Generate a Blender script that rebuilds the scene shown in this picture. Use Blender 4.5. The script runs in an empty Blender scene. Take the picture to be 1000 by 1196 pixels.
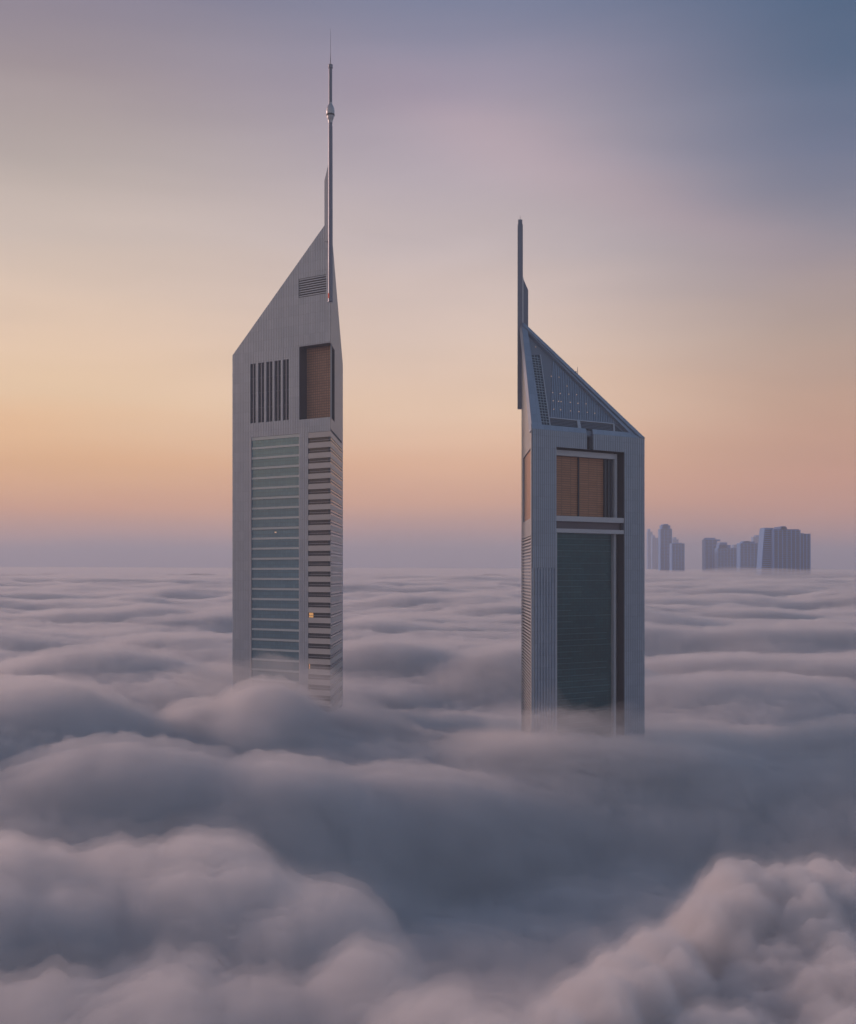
import bpy, math, random
import numpy as np
from mathutils import Vector
random.seed(7)
sc = bpy.context.scene
COL = sc.collection
EYE = 150.0
HAZE_D = 0.00021

# ------------------------------------------------------------------ materials
def new_mat(name):
    m = bpy.data.materials.new(name); m.use_nodes = True
    nt = m.node_tree
    for n in list(nt.nodes):
        if n.type not in ('OUTPUT_MATERIAL', 'BSDF_PRINCIPLED'): nt.nodes.remove(n)
    return m, nt, nt.nodes.get('Principled BSDF')

def paint(name, col, rough=0.5, metal=0.0, var=0.12, scale=(0.15, 0.15, 0.05), spec=0.5, bump=0.0):
    """cladding or glass with soft procedural variation from panel to panel"""
    m, nt, p = new_mat(name)
    tc = nt.nodes.new('ShaderNodeTexCoord'); mp = nt.nodes.new('ShaderNodeMapping')
    mp.inputs['Scale'].default_value = scale
    nz = nt.nodes.new('ShaderNodeTexNoise'); nz.inputs['Scale'].default_value = 1.0; nz.inputs['Detail'].default_value = 5
    mx = nt.nodes.new('ShaderNodeMix'); mx.data_type = 'RGBA'
    mx.inputs['A'].default_value = (*[c*(1-var) for c in col], 1)
    mx.inputs['B'].default_value = (*[min(1, c*(1+var)) for c in col], 1)
    nt.links.new(tc.outputs['Object'], mp.inputs['Vector']); nt.links.new(mp.outputs['Vector'], nz.inputs['Vector'])
    nt.links.new(nz.outputs['Fac'], mx.inputs['Factor']); nt.links.new(mx.outputs['Result'], p.inputs['Base Color'])
    mr = nt.nodes.new('ShaderNodeMapRange'); mr.inputs['To Min'].default_value = max(0, rough-0.08); mr.inputs['To Max'].default_value = rough+0.1
    nt.links.new(nz.outputs['Fac'], mr.inputs['Value']); nt.links.new(mr.outputs['Result'], p.inputs['Roughness'])
    p.inputs['Metallic'].default_value = metal
    p.inputs['Specular IOR Level'].default_value = spec
    return m

def glass_grid(name, cA, cB, pitch, floor, rough=0.12, line=(0.02, 0.03, 0.035), lw=0.1, var_scale=0.06, metal=0.0, bump=0.25, wn_w=0.35):
    """Facade glazing: mullion grid + pane-to-pane variation, in UV = metres along and up the face."""
    m, nt, p = new_mat(name)
    N = nt.nodes.new; L = nt.links.new
    uv = N('ShaderNodeUVMap'); sep = N('ShaderNodeSeparateXYZ'); L(uv.outputs['UV'], sep.inputs[0])
    def mth(op, a, b=None):
        n = N('ShaderNodeMath'); n.operation = op
        for i, v in enumerate((a, b)):
            if v is None: continue
            if isinstance(v, (int, float)): n.inputs[i].default_value = v
            else: L(v, n.inputs[i])
        return n.outputs[0]
    gx = mth('DIVIDE', sep.outputs['X'], pitch); gy = mth('DIVIDE', sep.outputs['Y'], floor)
    fx = mth('FRACT', gx); fy = mth('FRACT', gy)
    lx = mth('LESS_THAN', fx, lw/pitch); ly = mth('LESS_THAN', fy, lw/floor)
    ln = mth('MAXIMUM', lx, ly)
    cv = N('ShaderNodeCombineXYZ'); L(mth('FLOOR', gx), cv.inputs[0]); L(mth('FLOOR', gy), cv.inputs[1])
    wn = N('ShaderNodeTexWhiteNoise'); wn.noise_dimensions = '2D'; L(cv.outputs[0], wn.inputs['Vector'])
    nz = N('ShaderNodeTexNoise'); nz.inputs['Scale'].default_value = var_scale; nz.inputs['Detail'].default_value = 4
    L(uv.outputs['UV'], nz.inputs['Vector'])
    f = mth('ADD', mth('MULTIPLY', wn.outputs['Value'], wn_w), mth('MULTIPLY', nz.outputs['Fac'], 0.7))
    mx = N('ShaderNodeMix'); mx.data_type = 'RGBA'; L(f, mx.inputs['Factor'])
    mx.inputs['A'].default_value = (*cA, 1); mx.inputs['B'].default_value = (*cB, 1)
    m2 = N('ShaderNodeMix'); m2.data_type = 'RGBA'; L(ln, m2.inputs['Factor']); L(mx.outputs['Result'], m2.inputs['A'])
    m2.inputs['B'].default_value = (*line, 1)
    L(m2.outputs['Result'], p.inputs['Base Color'])
    # each pane is set a hair out of plane, so reflections break from pane to pane
    bp = N('ShaderNodeBump'); bp.inputs['Strength'].default_value = bump; bp.inputs['Distance'].default_value = 0.3
    L(f, bp.inputs['Height']); L(bp.outputs['Normal'], p.inputs['Normal'])
    p.inputs['Roughness'].default_value = rough; p.inputs['Metallic'].default_value = metal
    return m

def glow(name, col, strength):
    m, nt, p = new_mat(name)
    p.inputs['Base Color'].default_value = (*col, 1)
    p.inputs['Emission Color'].default_value = (*col, 1); p.inputs['Emission Strength'].default_value = strength
    return m

M = dict(
    clad=glass_grid('ribbed_aluminium', (0.29, 0.355, 0.44), (0.40, 0.47, 0.56), 2.76, 4.2, 0.40, (0.26, 0.31, 0.38), 0.10, 0.05, 0.45, 0.08, 0.4),
    clad_dark=paint('aluminium_groove', (0.24, 0.265, 0.31), 0.55, 0.3, 0.08),
    trim=paint('pale_trim', (0.50, 0.52, 0.56), 0.42, 0.35, 0.06),
    spandrel=paint('teal_spandrel', (0.42, 0.50, 0.54), 0.35, 0.3, 0.12, (0.05, 0.05, 0.3)),
    band=paint('beige_band', (0.40, 0.415, 0.43), 0.45, 0.25, 0.10, (0.05, 0.05, 0.4)),
    dark=paint('dark_recess', (0.045, 0.05, 0.065), 0.5, 0.1, 0.2),
    louvre=paint('dark_louvre', (0.05, 0.065, 0.085), 0.4, 0.2, 0.2),
    steel=paint('mast_steel', (0.20, 0.22, 0.28), 0.45, 0.5, 0.08),
    core=paint('core', (0.12, 0.13, 0.15), 0.6, 0.0, 0.1),
    teal=glass_grid('teal_glass', (0.085, 0.19, 0.26), (0.20, 0.36, 0.44), 1.35, 1.6, 0.16, (0.13, 0.19, 0.22), 0.16, 0.06, 0.42),
    teal_dark=glass_grid('deep_teal_glass', (0.006, 0.045, 0.06), (0.05, 0.18, 0.20), 1.3, 1.05, 0.13, (0.012, 0.035, 0.045), 0.10, 0.05, 0.45, 0.2, 0.25),
    strip=glass_grid('strip_glass', (0.02, 0.03, 0.04), (0.05, 0.06, 0.07), 1.0, 50, 0.15, (0.08, 0.08, 0.09), 0.12),
    brown=glass_grid('copper_panels', (0.32, 0.16, 0.095), (0.52, 0.28, 0.18), 1.15, 1.05, 0.5, (0.17, 0.11, 0.085), 0.22, 0.15),
    blind=glass_grid('copper_louvres', (0.34, 0.155, 0.08), (0.52, 0.255, 0.14), 4.2, 0.8, 0.5, (0.24, 0.12, 0.07), 0.2, 0.12),
    lamp=glow('lamp_glow', (1.0, 0.66, 0.42), 0.28),  # roof lamps, and the reflection put on the curtain wall
    lamp_hot=glow('window_glow', (1.0, 0.50, 0.16), 0.4),
    red=glow('beacon', (1.0, 0.12, 0.05), 0.12),
    ground=paint('city_ground', (0.05, 0.05, 0.055), 0.9, 0, 0.3, (0.01, 0.01, 0.01)),
)

# ------------------------------------------------------------------ mesh helpers
class MB:
    def __init__(s): s.v = []; s.f = []; s.uv = []; s.mi = []
    def poly(s, pts, uvs=None, mi=0):
        i = len(s.v); s.v += [tuple(p) for p in pts]; s.f.append(tuple(range(i, i+len(pts))))
        s.uv.append(uvs or [(0, 0)]*len(pts)); s.mi.append(mi)
    def build(s, name, mats, parent=None, smooth=False):
        me = bpy.data.meshes.new(name); me.from_pydata(s.v, [], s.f)
        for m in (mats if isinstance(mats, (list, tuple)) else [mats]): me.materials.append(m)
        ul = me.uv_layers.new(name='UVMap')
        ul.data.foreach_set('uv', [c for u in s.uv for q in u for c in q])
        me.polygons.foreach_set('material_index', s.mi)
        if smooth: me.polygons.foreach_set('use_smooth', [True]*len(s.f))
        me.update()
        o = bpy.data.objects.new(name, me); COL.objects.link(o)
        if parent: o.parent = parent; o.matrix_parent_inverse = parent.matrix_world.inverted()
        return o

def hexa(mb, P, mi=0, uv=None):
    """P: 8 points, bottom ring 0-3 then top ring 4-7"""
    for q in ((0, 3, 2, 1), (4, 5, 6, 7), (0, 1, 5, 4), (1, 2, 6, 5), (2, 3, 7, 6), (3, 0, 4, 7)):
        mb.poly([P[i] for i in q], [uv[i] for i in q] if uv else None, mi)

class Face:
    """A facade plane: t metres along, z height (world), d metres outwards."""
    def __init__(s, A, ang, flip):
        a = math.radians(ang); s.A = Vector((A[0], A[1], 0))
        s.u = Vector(((-1 if flip else 1)*math.cos(a), math.sin(a), 0))
        n = Vector((s.u.y, -s.u.x, 0))
        s.n = n
        s.flip = flip; s.L = None; s.cot = 0.72; s.roof = None
    def p(s, t, z, d=0):
        if s.L and d < 0: t = min(max(t, -d*s.cot), s.L+d*s.cot)      # mitred corners
        q = s.A + s.u*t + s.n*d + Vector((0, 0, z))
        if s.roof: q.z = min(q.z, s.roof(q.x, q.y)-0.02)
        return q
    def box(s, mb, t0, t1, z0, z1, d0, d1, mi=0, z1b=None, z0b=None):
        """d0 < d1; z1b / z0b: top / bottom height at t1 when the edge slopes"""
        z1b = z1 if z1b is None else z1b; z0b = z0 if z0b is None else z0b
        P = [s.p(t0, z0, d1), s.p(t1, z0b, d1), s.p(t1, z0b, d0), s.p(t0, z0, d0),
             s.p(t0, z1, d1), s.p(t1, z1b, d1), s.p(t1, z1b, d0), s.p(t0, z1, d0)]
        uv = [(t0, z0), (t1, z0b), (t1, z0b), (t0, z0), (t0, z1), (t1, z1b), (t1, z1b), (t0, z1)]
        hexa(mb, P, mi, uv)
    def ribbed(s, mb, t0, t1, zb, zt, depth, pitch=0.9, groove=0.22, gd=0.09):
        """panel `depth` thick whose front carries vertical ribs; zt may be a function of t"""
        f = zt if callable(zt) else (lambda t: zt)
        g = zb if callable(zb) else (lambda t: zb)
        n = max(1, round((t1-t0)/pitch)); w = (t1-t0)/n
        for i in range(n):
            a = t0+i*w; b = a+w*groove/pitch; c = a+w
            s.box(mb, a, b, g(a), f(a), -depth, -gd, 1, f(b), g(b))
            s.box(mb, b, c, g(b), f(b), -depth, 0, 0, f(c), g(c))

def sgn_face_fix(face, centre):
    if (face.A + face.u*20 - centre).dot(face.n) < 0: face.n = -face.n

def tube(mb, p0, p1, r0, r1, n=12, mi=0):
    p0, p1 = Vector(p0), Vector(p1); d = (p1-p0).normalized()
    x = d.orthogonal().normalized(); y = d.cross(x)
    a = [p0 + (x*math.cos(k*2*math.pi/n)+y*math.sin(k*2*math.pi/n))*r0 for k in range(n)]
    b = [p1 + (x*math.cos(k*2*math.pi/n)+y*math.sin(k*2*math.pi/n))*r1 for k in range(n)]
    for k in range(n):
        j = (k+1) % n; mb.poly([a[k], a[j], b[j], b[k]], None, mi)
    mb.poly(a[::-1], None, mi); mb.poly(b, None, mi)

def lathe(mb, c, prof, n=20):
    rings = [[Vector((c[0]+r*math.cos(k*2*math.pi/n), c[1]+r*math.sin(k*2*math.pi/n), z)) for k in range(n)] for r, z in prof]
    for a, b in zip(rings, rings[1:]):
        for k in range(n): j = (k+1) % n; mb.poly([a[k], a[j], b[j], b[k]])
    mb.poly(rings[0][::-1]); mb.poly(rings[-1])

def prism(mb, pts, z0, ztops, mi=0):
    b = [Vector((x, y, z0)) for x, y in pts]; t = [Vector((x, y, z)) for (x, y), z in zip(pts, ztops)]
    n = len(pts)
    for k in range(n): j = (k+1) % n; mb.poly([b[k], b[j], t[j], t[k]], None, mi)
    mb.poly(b[::-1], None, mi); mb.poly(t, None, mi)

def empty(name, loc, label, cat, group=None):
    o = bpy.data.objects.new(name, None); COL.objects.link(o); o.location = loc
    o['label'] = label; o['category'] = cat
    if group: o['group'] = group
    bpy.context.view_layer.update()
    return o

def inset_poly(pts, dist):
    """offset a convex polygon inwards"""
    n = len(pts); c = sum((Vector(p) for p in pts), Vector((0, 0)))/n; out = []
    lines = []
    for i in range(n):
        a, b = Vector(pts[i]), Vector(pts[(i+1) % n]); d = (b-a).normalized(); nn = Vector((d.y, -d.x))
        if (c-a).dot(nn) < 0: nn = -nn
        lines.append((a+nn*dist, d))
    for i in range(n):
        (p, d), (q, e) = lines[i-1], lines[i]
        k = ((q-p).x*e.y-(q-p).y*e.x)/(d.x*e.y-d.y*e.x); out.append(tuple(p+d*k))
    return out

# ------------------------------------------------------------------ OFFICE TOWER (left)
def build_office_tower():
    A = (-39.33, 483.0); S = 53.7
    FL = Face(A, 34.2, True); FR = Face(A, 88.7, False)
    B = FL.A+FL.u*S; C = FR.A+FR.u*S
    cen = (FL.A+B+C)/3
    sgn_face_fix(FL, cen); sgn_face_fix(FR, cen)
    FB = Face((B.x, B.y), 0, False); FB.u = (C-B).normalized(); FB.n = Vector((FB.u.y, -FB.u.x, 0)); sgn_face_fix(FB, cen)
    SB = (C-B).length
    root = empty('office_skyscraper', (cen.x, cen.y, 0), 'taller left skyscraper, grey with teal glass front and a ball on its mast', 'skyscraper', None)
    Z = lambda z: z+EYE
    zA, zB = Z(143.86), Z(93.5)
    top = lambda t: zA+(zB-zA)*t/S
    TH = 5.2
    pts = [tuple(FL.A.xy), tuple(B.xy), tuple(C.xy)]
    # solid core behind the cladding
    inner = inset_poly(pts, TH-0.05)
    mb = MB()
    def plane_z(x, y):
        # roof plane through A, B, C
        n = (Vector((*B.xy, zB))-Vector((*FL.A.xy, zA))).cross(Vector((*C.xy, zB))-Vector((*FL.A.xy, zA)))
        return zA-(n.x*(x-FL.A.x)+n.y*(y-FL.A.y))/n.z
    prism(mb, inner, 0, [plane_z(*q)-0.6 for q in inner])
    for F_, L_ in ((FL, S), (FR, S), (FB, SB)): F_.L = L_; F_.roof = plane_z
    mb.build('core_wall', M['core'], root)
    # sloping roof deck
    mb = MB()
    ro = inset_poly(pts, 0.25)
    r = [Vector((x, y, plane_z(x, y)-0.02)) for x, y in ro]; rb = [q-Vector((0, 0, 0.5)) for q in r]
    mb.poly(r); mb.poly(rb[::-1])
    for k in range(3): j = (k+1) % 3; mb.poly([rb[k], rb[j], r[j], r[k]])
    mb.build('roof', M['clad_dark'], root)
    # --- left (front) face cladding, with real openings
    mb = MB()
    zg, zs0, zs1, zn0, zn1 = Z(57.6), Z(63.6), Z(88.7), Z(63.2), Z(93.2)
    zl0, zl1 = Z(113.3), Z(121.0)
    R = lambda a, b, lo, hi, dp=TH: FL.ribbed(mb, a, b, lo, hi, dp, 0.92)
    R(43.3, S, 0, top)                    # outer pier
    R(11.64, 16.2, 0, zg)                 # pier between glazings
    R(16.35, 43.3, zg, zs0)
    R(0, 16.35, zg, zn0)
    slots = [(43.96, 39.39), (38.75, 34.92), (34.05, 30.64), (29.55, 26.16), (25.2, 23.13-1.1)]
    slots = [(40.35, 43.3), (35.6, 38.9), (31.0, 34.3), (26.4, 29.7), (22.0, 25.1)]
    xs = 16.35
    for a, b in sorted(slots):
        R(xs, a, zs0, zs1); xs = b
    R(16.35, 43.3, zs1, Z(93.2))
    R(16.65, 43.3, Z(93.2), top)
    R(2.2, 16.65, Z(93.2), zl0); R(2.2, 16.65, zl1, top)
    R(0, 2.2, Z(93.2), top)
    mb.build('front_cladding', [M['clad'], M['clad_dark']], root)
    # --- right face cladding
    mb = MB()
    R = lambda a, b, lo, hi, dp=TH: FR.ribbed(mb, a, b, lo, hi, dp, 1.5)
    topf = top
    R(0.02, 17, Z(93.2), topf, 1.0); R(17, S, zg+1, topf)
    R(0.02, 17, zg+1, zn0)
    mb.build('side_cladding', [M['band'], M['clad']], root)
    # back face
    mb = MB(); FB.ribbed(mb, 0, SB, 0, zB-0.1, 2.0, 1.5); mb.build('rear_cladding', [M['clad'], M['clad_dark']], root)
    # --- notch at the corner: copper wall set back
    mb = MB(); FL.box(mb, 3.6, 16.3, zn0+0.02, zn1-0.02, -TH-0.3, -4.6); mb.build('copper_wall', M['brown'], root)
    mb = MB(); FR.box(mb, 7.6, 16.9, zn0+0.02, zn1-0.02, -1.7, -1.4); mb.build('side_recess', M['dark'], root)
    mb = MB(); FL.box(mb, 16.25, 16.40, zn0, zn1, -TH, -0.3); FL.box(mb, 0.5, 16.3, zn1-0.15, zn1+0.05, -TH, -0.35)
    mb.build('notch_reveal', M['dark'], root)
    mb = MB(); FR.box(mb, 16.85, 17.1, zn0, zn1, -TH, -0.05)
    mb.build('notch_reveal', M['dark'], root)
    mb = MB()
    p = FR.p(5.6, 0, -0.35); tube(mb, (p.x, p.y, zn0), (p.x, p.y, zn1), 0.3, 0.3, 8); mb.build('corner_column', M['band'], root)
    # --- louvre panel high on the face
    pn = empty_part('louvre_panel', root)
    mb = MB(); FL.box(mb, 2.2, 16.65, zl0, zl1, -1.2, -0.9)
    o = mb.build('louvre_panel', M['dark'], root)
    mb = MB(); n = 8
    for k in range(n):
        z = zl0+(k+0.35)*(zl1-zl0)/n
        FL.box(mb, 2.25, 16.6, z, z+0.42, -0.85, -0.12)
    mb.build('slat', M['clad'], o)
    # --- five vertical louvre slots
    for a, b in slots:
        mb = MB(); FL.box(mb, a, b, zs0, zs1, -1.0, -0.7)
        o = mb.build('slot_louvre', M['louvre'], root)
        mb = MB(); m = (a+b)/2; FL.box(mb, m-0.25, m+0.2, zs0, zs1, -0.65, -0.1)
        for k in range(3):
            FL.box(mb, a+0.1, b-0.1, zs0+(k+1)*(zs1-zs0)/4, zs0+(k+1)*(zs1-zs0)/4+0.15, -0.66, -0.5)
        mb.build('mullion', M['clad_dark'], o)
    # --- teal curtain wall with one pale band per floor
    mb = MB(); FL.box(mb, 16.2, 43.3, 0, zg-0.01, -1.4, -0.55)
    cw = mb.build('curtain_wall', M['teal'], root)
    mb = MB(); FL.box(mb, 16.2, 16.5, 0, zg-0.02, -0.5, 0.05); FL.box(mb, 42.95, 43.3, 0, zg-0.02, -0.5, 0.05); mb.build('frame', M['trim'], cw)
    k = 0; fl = 4.24
    while True:
        z1 = zg-0.03-k*fl
        if z1 < EYE-90: break
        mb = MB(); h = 0.85 if k else 1.3
        FL.box(mb, 16.52, 42.93, z1-h, z1, -0.5, -0.22)
        mb.build('spandrel', M['spandrel'], cw); k += 1
    # --- banded windows at the corner and the side face
    fl = 4.19; k = 0
    zt = Z(57.5)
    mb = MB(); FL.box(mb, 0.02, 11.62, EYE-100, zt-0.02, -1.6, -1.0); FR.box(mb, 1.7, S-0.02, EYE-100, zg+0.98, -1.6, -1.0)
    mb.build('window_backing', M['core'], root)
    lit = {17: (9.3, 11.5), 22: (11.0, 11.5)}
    while zt-k*fl > EYE-95:
        z1 = zt-k*fl; s0 = 2.15
        mb = MB()
        FL.box(mb, 0.0, 11.62, z1-s0, z1-0.01 if k else z1-0.02, -0.98, 0.0)
        FR.box(mb, 0.02, S, z1-s0, z1-0.01, -0.98, 0.0)
        mb.build('floor_band', M['band'], root)
        mb = MB(); FL.box(mb, 0.9, 11.62, z1-fl+0.0, z1-s0-0.01, -0.95, -0.45); FR.box(mb, 0.9, S-0.3, z1-fl, z1-s0-0.01, -0.95, -0.2)
        w = mb.build('strip_window', M['strip'], root)
        mb = MB(); zm = z1-fl+0.75
        FL.box(mb, 0.4, 11.6, zm, zm+0.2, -0.43, -0.25); FR.box(mb, 0.45, S, zm, zm+0.5, -0.19, -0.05)
        mb.build('transom', M['clad_dark'], w)
        if k in lit:
            a, b = lit[k]; mb = MB(); FL.box(mb, a if k == 17 else a, b, z1-fl+0.05, z1-s0-0.1, -0.44, -0.40); mb.build('lit_pane', M['lamp_hot'], w)
        k += 1
    mb = MB(); FL.box(mb, 29.2, 30.2, Z(17.0), Z(17.5), -0.54, -0.45); mb.build('lit_pane', M['lamp'], cw)  # glowing patch imitating a beige reflection on the glass, no lit window
    # --- mast with ball, fin and aerial, standing off the sharp corner
    out = (FL.n+FR.n).normalized()
    ax = FL.A + Vector((0.1, -1.15, 0)); x0, y0 = ax.x, ax.y
    mb = MB()
    tube(mb, (x0, y0, Z(109.3)), (x0, y0, Z(180)), 0.95, 0.85, 16)
    tube(mb, (x0, y0, Z(180)), (x0, y0, Z(203.2)), 0.72, 0.70, 16)
    tube(mb, (x0, y0, Z(203.2)), (x0, y0, Z(204.6)), 0.92, 0.92, 16)
    tube(mb, (x0-0.35, y0-0.9, Z(109.8)), (x0-0.35, y0-0.9, Z(203)), 0.16, 0.12, 6)
    mast = mb.build('mast', M['steel'], root, True)
    mb = MB(); prof = [(0.85, Z(181.2)), (1.0, Z(182.3)), (1.35, Z(183.2)), (1.62, Z(184.6)), (1.68, Z(185.8)), (1.55, Z(187.0)), (1.25, Z(187.8)), (0.8, Z(188.6)), (0.72, Z(189.4))]
    lathe(mb, (x0, y0), prof); mb.build('ball', M['trim'], mast, True)
    mb = MB(); tube(mb, (x0, y0, Z(184.1)), (x0, y0, Z(184.7)), 1.72, 1.72, 20); mb.build('ring', M['dark'], mast)
    mb = MB(); tube(mb, (x0, y0, Z(204.6)), (x0, y0, Z(209)), 0.22, 0.12, 8); tube(mb, (x0, y0, Z(209)), (x0, y0, Z(219)), 0.09, 0.05, 6); mb.build('aerial', M['steel'], mast)
    mb = MB()
    f0 = Vector((x0-2.35, y0+1.6)); f1 = Vector((x0-0.9, y0+0.8))
    a, b = Vector((x0-2.55, y0+1.5, 0)), Vector((x0-0.75, y0+0.55, 0)); nrm = Vector((0.45, 0.9, 0)).normalized()*0.55
    q = [a, b, b+nrm, a+nrm]
    zt_ = [Z(158.5), Z(165.5), Z(165.5), Z(158.5)]
    prism(mb, [tuple(v.xy) for v in q], Z(134), zt_); mb.build('fin', M['trim'], mast)
    mb = MB()
    for z in (113, 122, 131, 140): tube(mb, (x0, y0, Z(z)), (x0+0.1, y0+2.2, Z(z)), 0.25, 0.25, 6)
    mb.build('bracket', M['steel'], mast)
    mb = MB(); tube(mb, (x0-0.6, y0-0.9, Z(110.5)), (x0-0.6, y0-0.9, Z(112.5)), 0.3, 0.3, 8); mb.build('beacon', M['red'], mast)
    return root

def empty_part(n, r): return None

# ------------------------------------------------------------------ HOTEL TOWER (right)
def build_hotel_tower():
    A = (35.48, 408.8); S = 53.3
    FF = Face(A, 34.6, False); FS = Face(A, 89.4, False)
    B = FF.A+FF.u*S; C = FS.A+FS.u*S; cen = (FF.A+B+C)/3
    sgn_face_fix(FF, cen); sgn_face_fix(FS, cen)
    FB = Face((B.x, B.y), 0, False); FB.u = (C-B).normalized(); FB.n = Vector((FB.u.y, -FB.u.x, 0)); sgn_face_fix(FB, cen)
    SB = (C-B).length
    root = empty('hotel_skyscraper', (cen.x, cen.y, 0), 'shorter triangular grey tower on the right with copper louvre opening and dotted sloping roof', 'skyscraper', None)
    Z = lambda z: z+EYE
    zT, zC = Z(49.49), Z(97.3)
    TH = 4.2
    pts = [tuple(FF.A.xy), tuple(B.xy), tuple(C.xy)]
    inner = inset_poly(pts, TH)
    W3 = Vector((*C.xy, zC))-Vector((*FF.A.xy, zT)); U = FF.u
    N3 = U.cross(W3).normalized()
    if N3.z < 0: N3 = -N3
    O3 = Vector((*FF.A.xy, zT))
    pz = lambda x, y: zT-(N3.x*(x-O3.x)+N3.y*(y-O3.y))/N3.z
    mb = MB(); prism(mb, inner, 0, [pz(*q)-2.2 for q in inner]); mb.build('core_wall', M['core'], root)
    for F_, L_ in ((FF, S), (FS, S), (FB, SB)): F_.L = L_; F_.roof = pz
    # front cladding
    mb = MB(); R = lambda a, b, lo, hi, p=0.92: FF.ribbed(mb, a, b, lo, hi, TH, p, 0.3*p/0.92)
    zo1, zo0 = Z(43.9), Z(20.1)
    R(0, 10.92, Z(2.0), zT-0.02); R(10.92, 25.0, zo1, zT-0.02); R(28.0, 43.2, zo1, zT-0.02); R(43.2, S, 0, zT-0.02)
    mb.build('front_cladding', [M['clad'], M['clad_dark']], root)
    mb = MB()
    FF.box(mb, 0.0, 10.92, 0, Z(1.98), -TH, -0.35)
    for k in range(9):
        t = 0.15+k*1.27; FF.box(mb, t, t+0.5, 0, Z(1.98) if k < 99 else 0, -0.34, 0.0)
    mb.build('finned_cladding', [M['clad']], root)
    mb = MB(); FF.box(mb, 25.0, 28.0, zo1, zT-1.0, -TH, -2.2); mb.build('notch_wall', M['dark'], root)
    # side cladding
    mb = MB(); R = lambda a, b, lo, hi: FS.ribbed(mb, a, b, lo, hi, 1.6, 1.6, 0.35, 0.12)
    ts = lambda t: zT+(zC-zT)*t/S
    R(2.2, 6.5, Z(13.2), ts); R(6.5, 44.5, Z(43.6), ts); R(6.5, 44.5, Z(13.2), Z(19.3)); R(44.5, S, Z(13.2), ts)
    FS.box(mb, 0.02, 2.2, 0, zT, -0.9, 0.25, 0, ts(2.2))
    mb.build('side_cladding', [M['band'], M['clad']], root)
    mb = MB(); FS.box(mb, 6.5, 44.5, Z(19.3), Z(43.6), -1.6, -0.5); mb.build('copper_wall', M['brown'], root)
    mb = MB(); FS.box(mb, 2.2, S, 0, Z(13.18), -1.6, -0.5)
    sw = mb.build('side_glazing', M['strip'], root)
    for k in range(68):
        z = Z(12.3)-k*1.15; mb = MB(); FS.box(mb, 2.2, S, z, z+0.5, -0.48, 0.12); mb.build('sunshade', M['band'], sw)
    mb = MB(); FB.ribbed(mb, 0, SB, 0, lambda t: zT+(zC-zT)*t/SB-0.3, 1.6, 1.5); mb.build('rear_cladding', [M['clad'], M['clad_dark']], root)
    # copper louvre opening with inner frame
    mb = MB(); FF.box(mb, 10.92, 39.8, zo0, zo1-1.2, -4.6, -4.15)
    op = mb.build('copper_louvre_wall', M['blind'], root)
    mb = MB()
    FF.box(mb, 10.95, 41.9, Z(41.4), Z(43.3), -4.1, -2.4)      # head beam
    FF.box(mb, 40.6, 41.9, zo0, Z(41.38), -4.1, -2.4)        # jamb
    mb.build('frame', M['trim'], op)
    mb = MB(); FF.box(mb, 24.25, 24.6, zo0, Z(41.38), -4.1, -3.6); mb.build('mullion', M['dark'], op)
    for t in (36.6, 38.2, 39.5):
        mb = MB(); FF.box(mb, t, t+0.9, zo0, Z(41.38), -4.1, -3.3); mb.build('mullion', M['louvre'], op)
    mb = MB(); FF.box(mb, 41.92, 43.15, zo0, zo1-0.05, -4.2, -3.7); FF.box(mb, 43.12, 43.22, zo0, zo1, -4.2, -0.3); mb.build('reveal', M['dark'], op)
    mb = MB(); FF.box(mb, 10.95, 43.15, zo1-0.04, zo1+0.04, -4.15, -0.3); mb.build('soffit', M['dark'], op)
    # beams and the panel between them
    mb = MB(); FF.box(mb, 10.92, 43.2, Z(18.3), Z(20.1), -TH, -0.25); mb.build('beam', M['trim'], root)
    mb = MB(); FF.box(mb, 10.92, 43.2, Z(14.3), Z(15.7), -TH, -0.25); mb.build('beam', M['trim'], root)
    mb = MB(); FF.box(mb, 10.94, 43.18, Z(15.72), Z(18.28), -TH, -1.5)
    bp_ = mb.build('panel', paint('plum_panel', (0.13, 0.11, 0.13), 0.5, 0.1, 0.1), root)
    mb = MB(); FF.box(mb, 42.3, 43.18, Z(15.72), Z(18.28), -1.48, -0.5); FF.box(mb, 10.94, 12.0, Z(15.72), Z(18.28), -1.48, -0.9)
    mb.build('bracket', M['dark'], bp_)
    # deep teal glazing
    mb = MB(); FF.box(mb, 12.0, 40.3, 0, Z(14.28), -4.6, -3.9)
    gl = mb.build('glazed_wall', M['teal_dark'], root)
    mb = MB(); FF.box(mb, 10.95, 12.0, 0, Z(14.28), -4.2, -0.9); mb.build('frame', M['trim'], gl)
    mb = MB(); FF.box(mb, 40.4, 41.6, 0, Z(14.28), -4.2, -2.6); mb.build('frame', M['trim'], gl)
    mb = MB()
    FF.box(mb, 41.62, 43.08, 0, Z(14.28), -4.2, -3.6)
    for k in range(2): FF.box(mb, 41.8+k*0.65, 42.05+k*0.65, 0, Z(14.28), -3.58, -3.1)
    FF.box(mb, 43.1, 43.22, 0, Z(14.28), -4.2, -0.3)
    mb.build('reveal', M['dark'], gl)
    rnd = random.Random(3)
    mb = MB()
    for k in range(38):
        z = Z(12.4)-k*2.1-rnd.random()*0.4; a = 12.1; b = 12.1+rnd.choice((9, 14, 20, 26, 28.1)); FF.box(mb, a, b, z, z+0.13, -3.88, -3.84)
    mb.build('transom', paint('transom_teal', (0.07, 0.16, 0.18), 0.4, 0.2, 0.2), gl)
    # --- sloping roof: rim beams, ribbed field, glazed strips, lamps.  (t, v): v runs 0..1 up to the apex corner
    def rp(t, v, h=0): return O3+U*t+W3*v+N3*h
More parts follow.
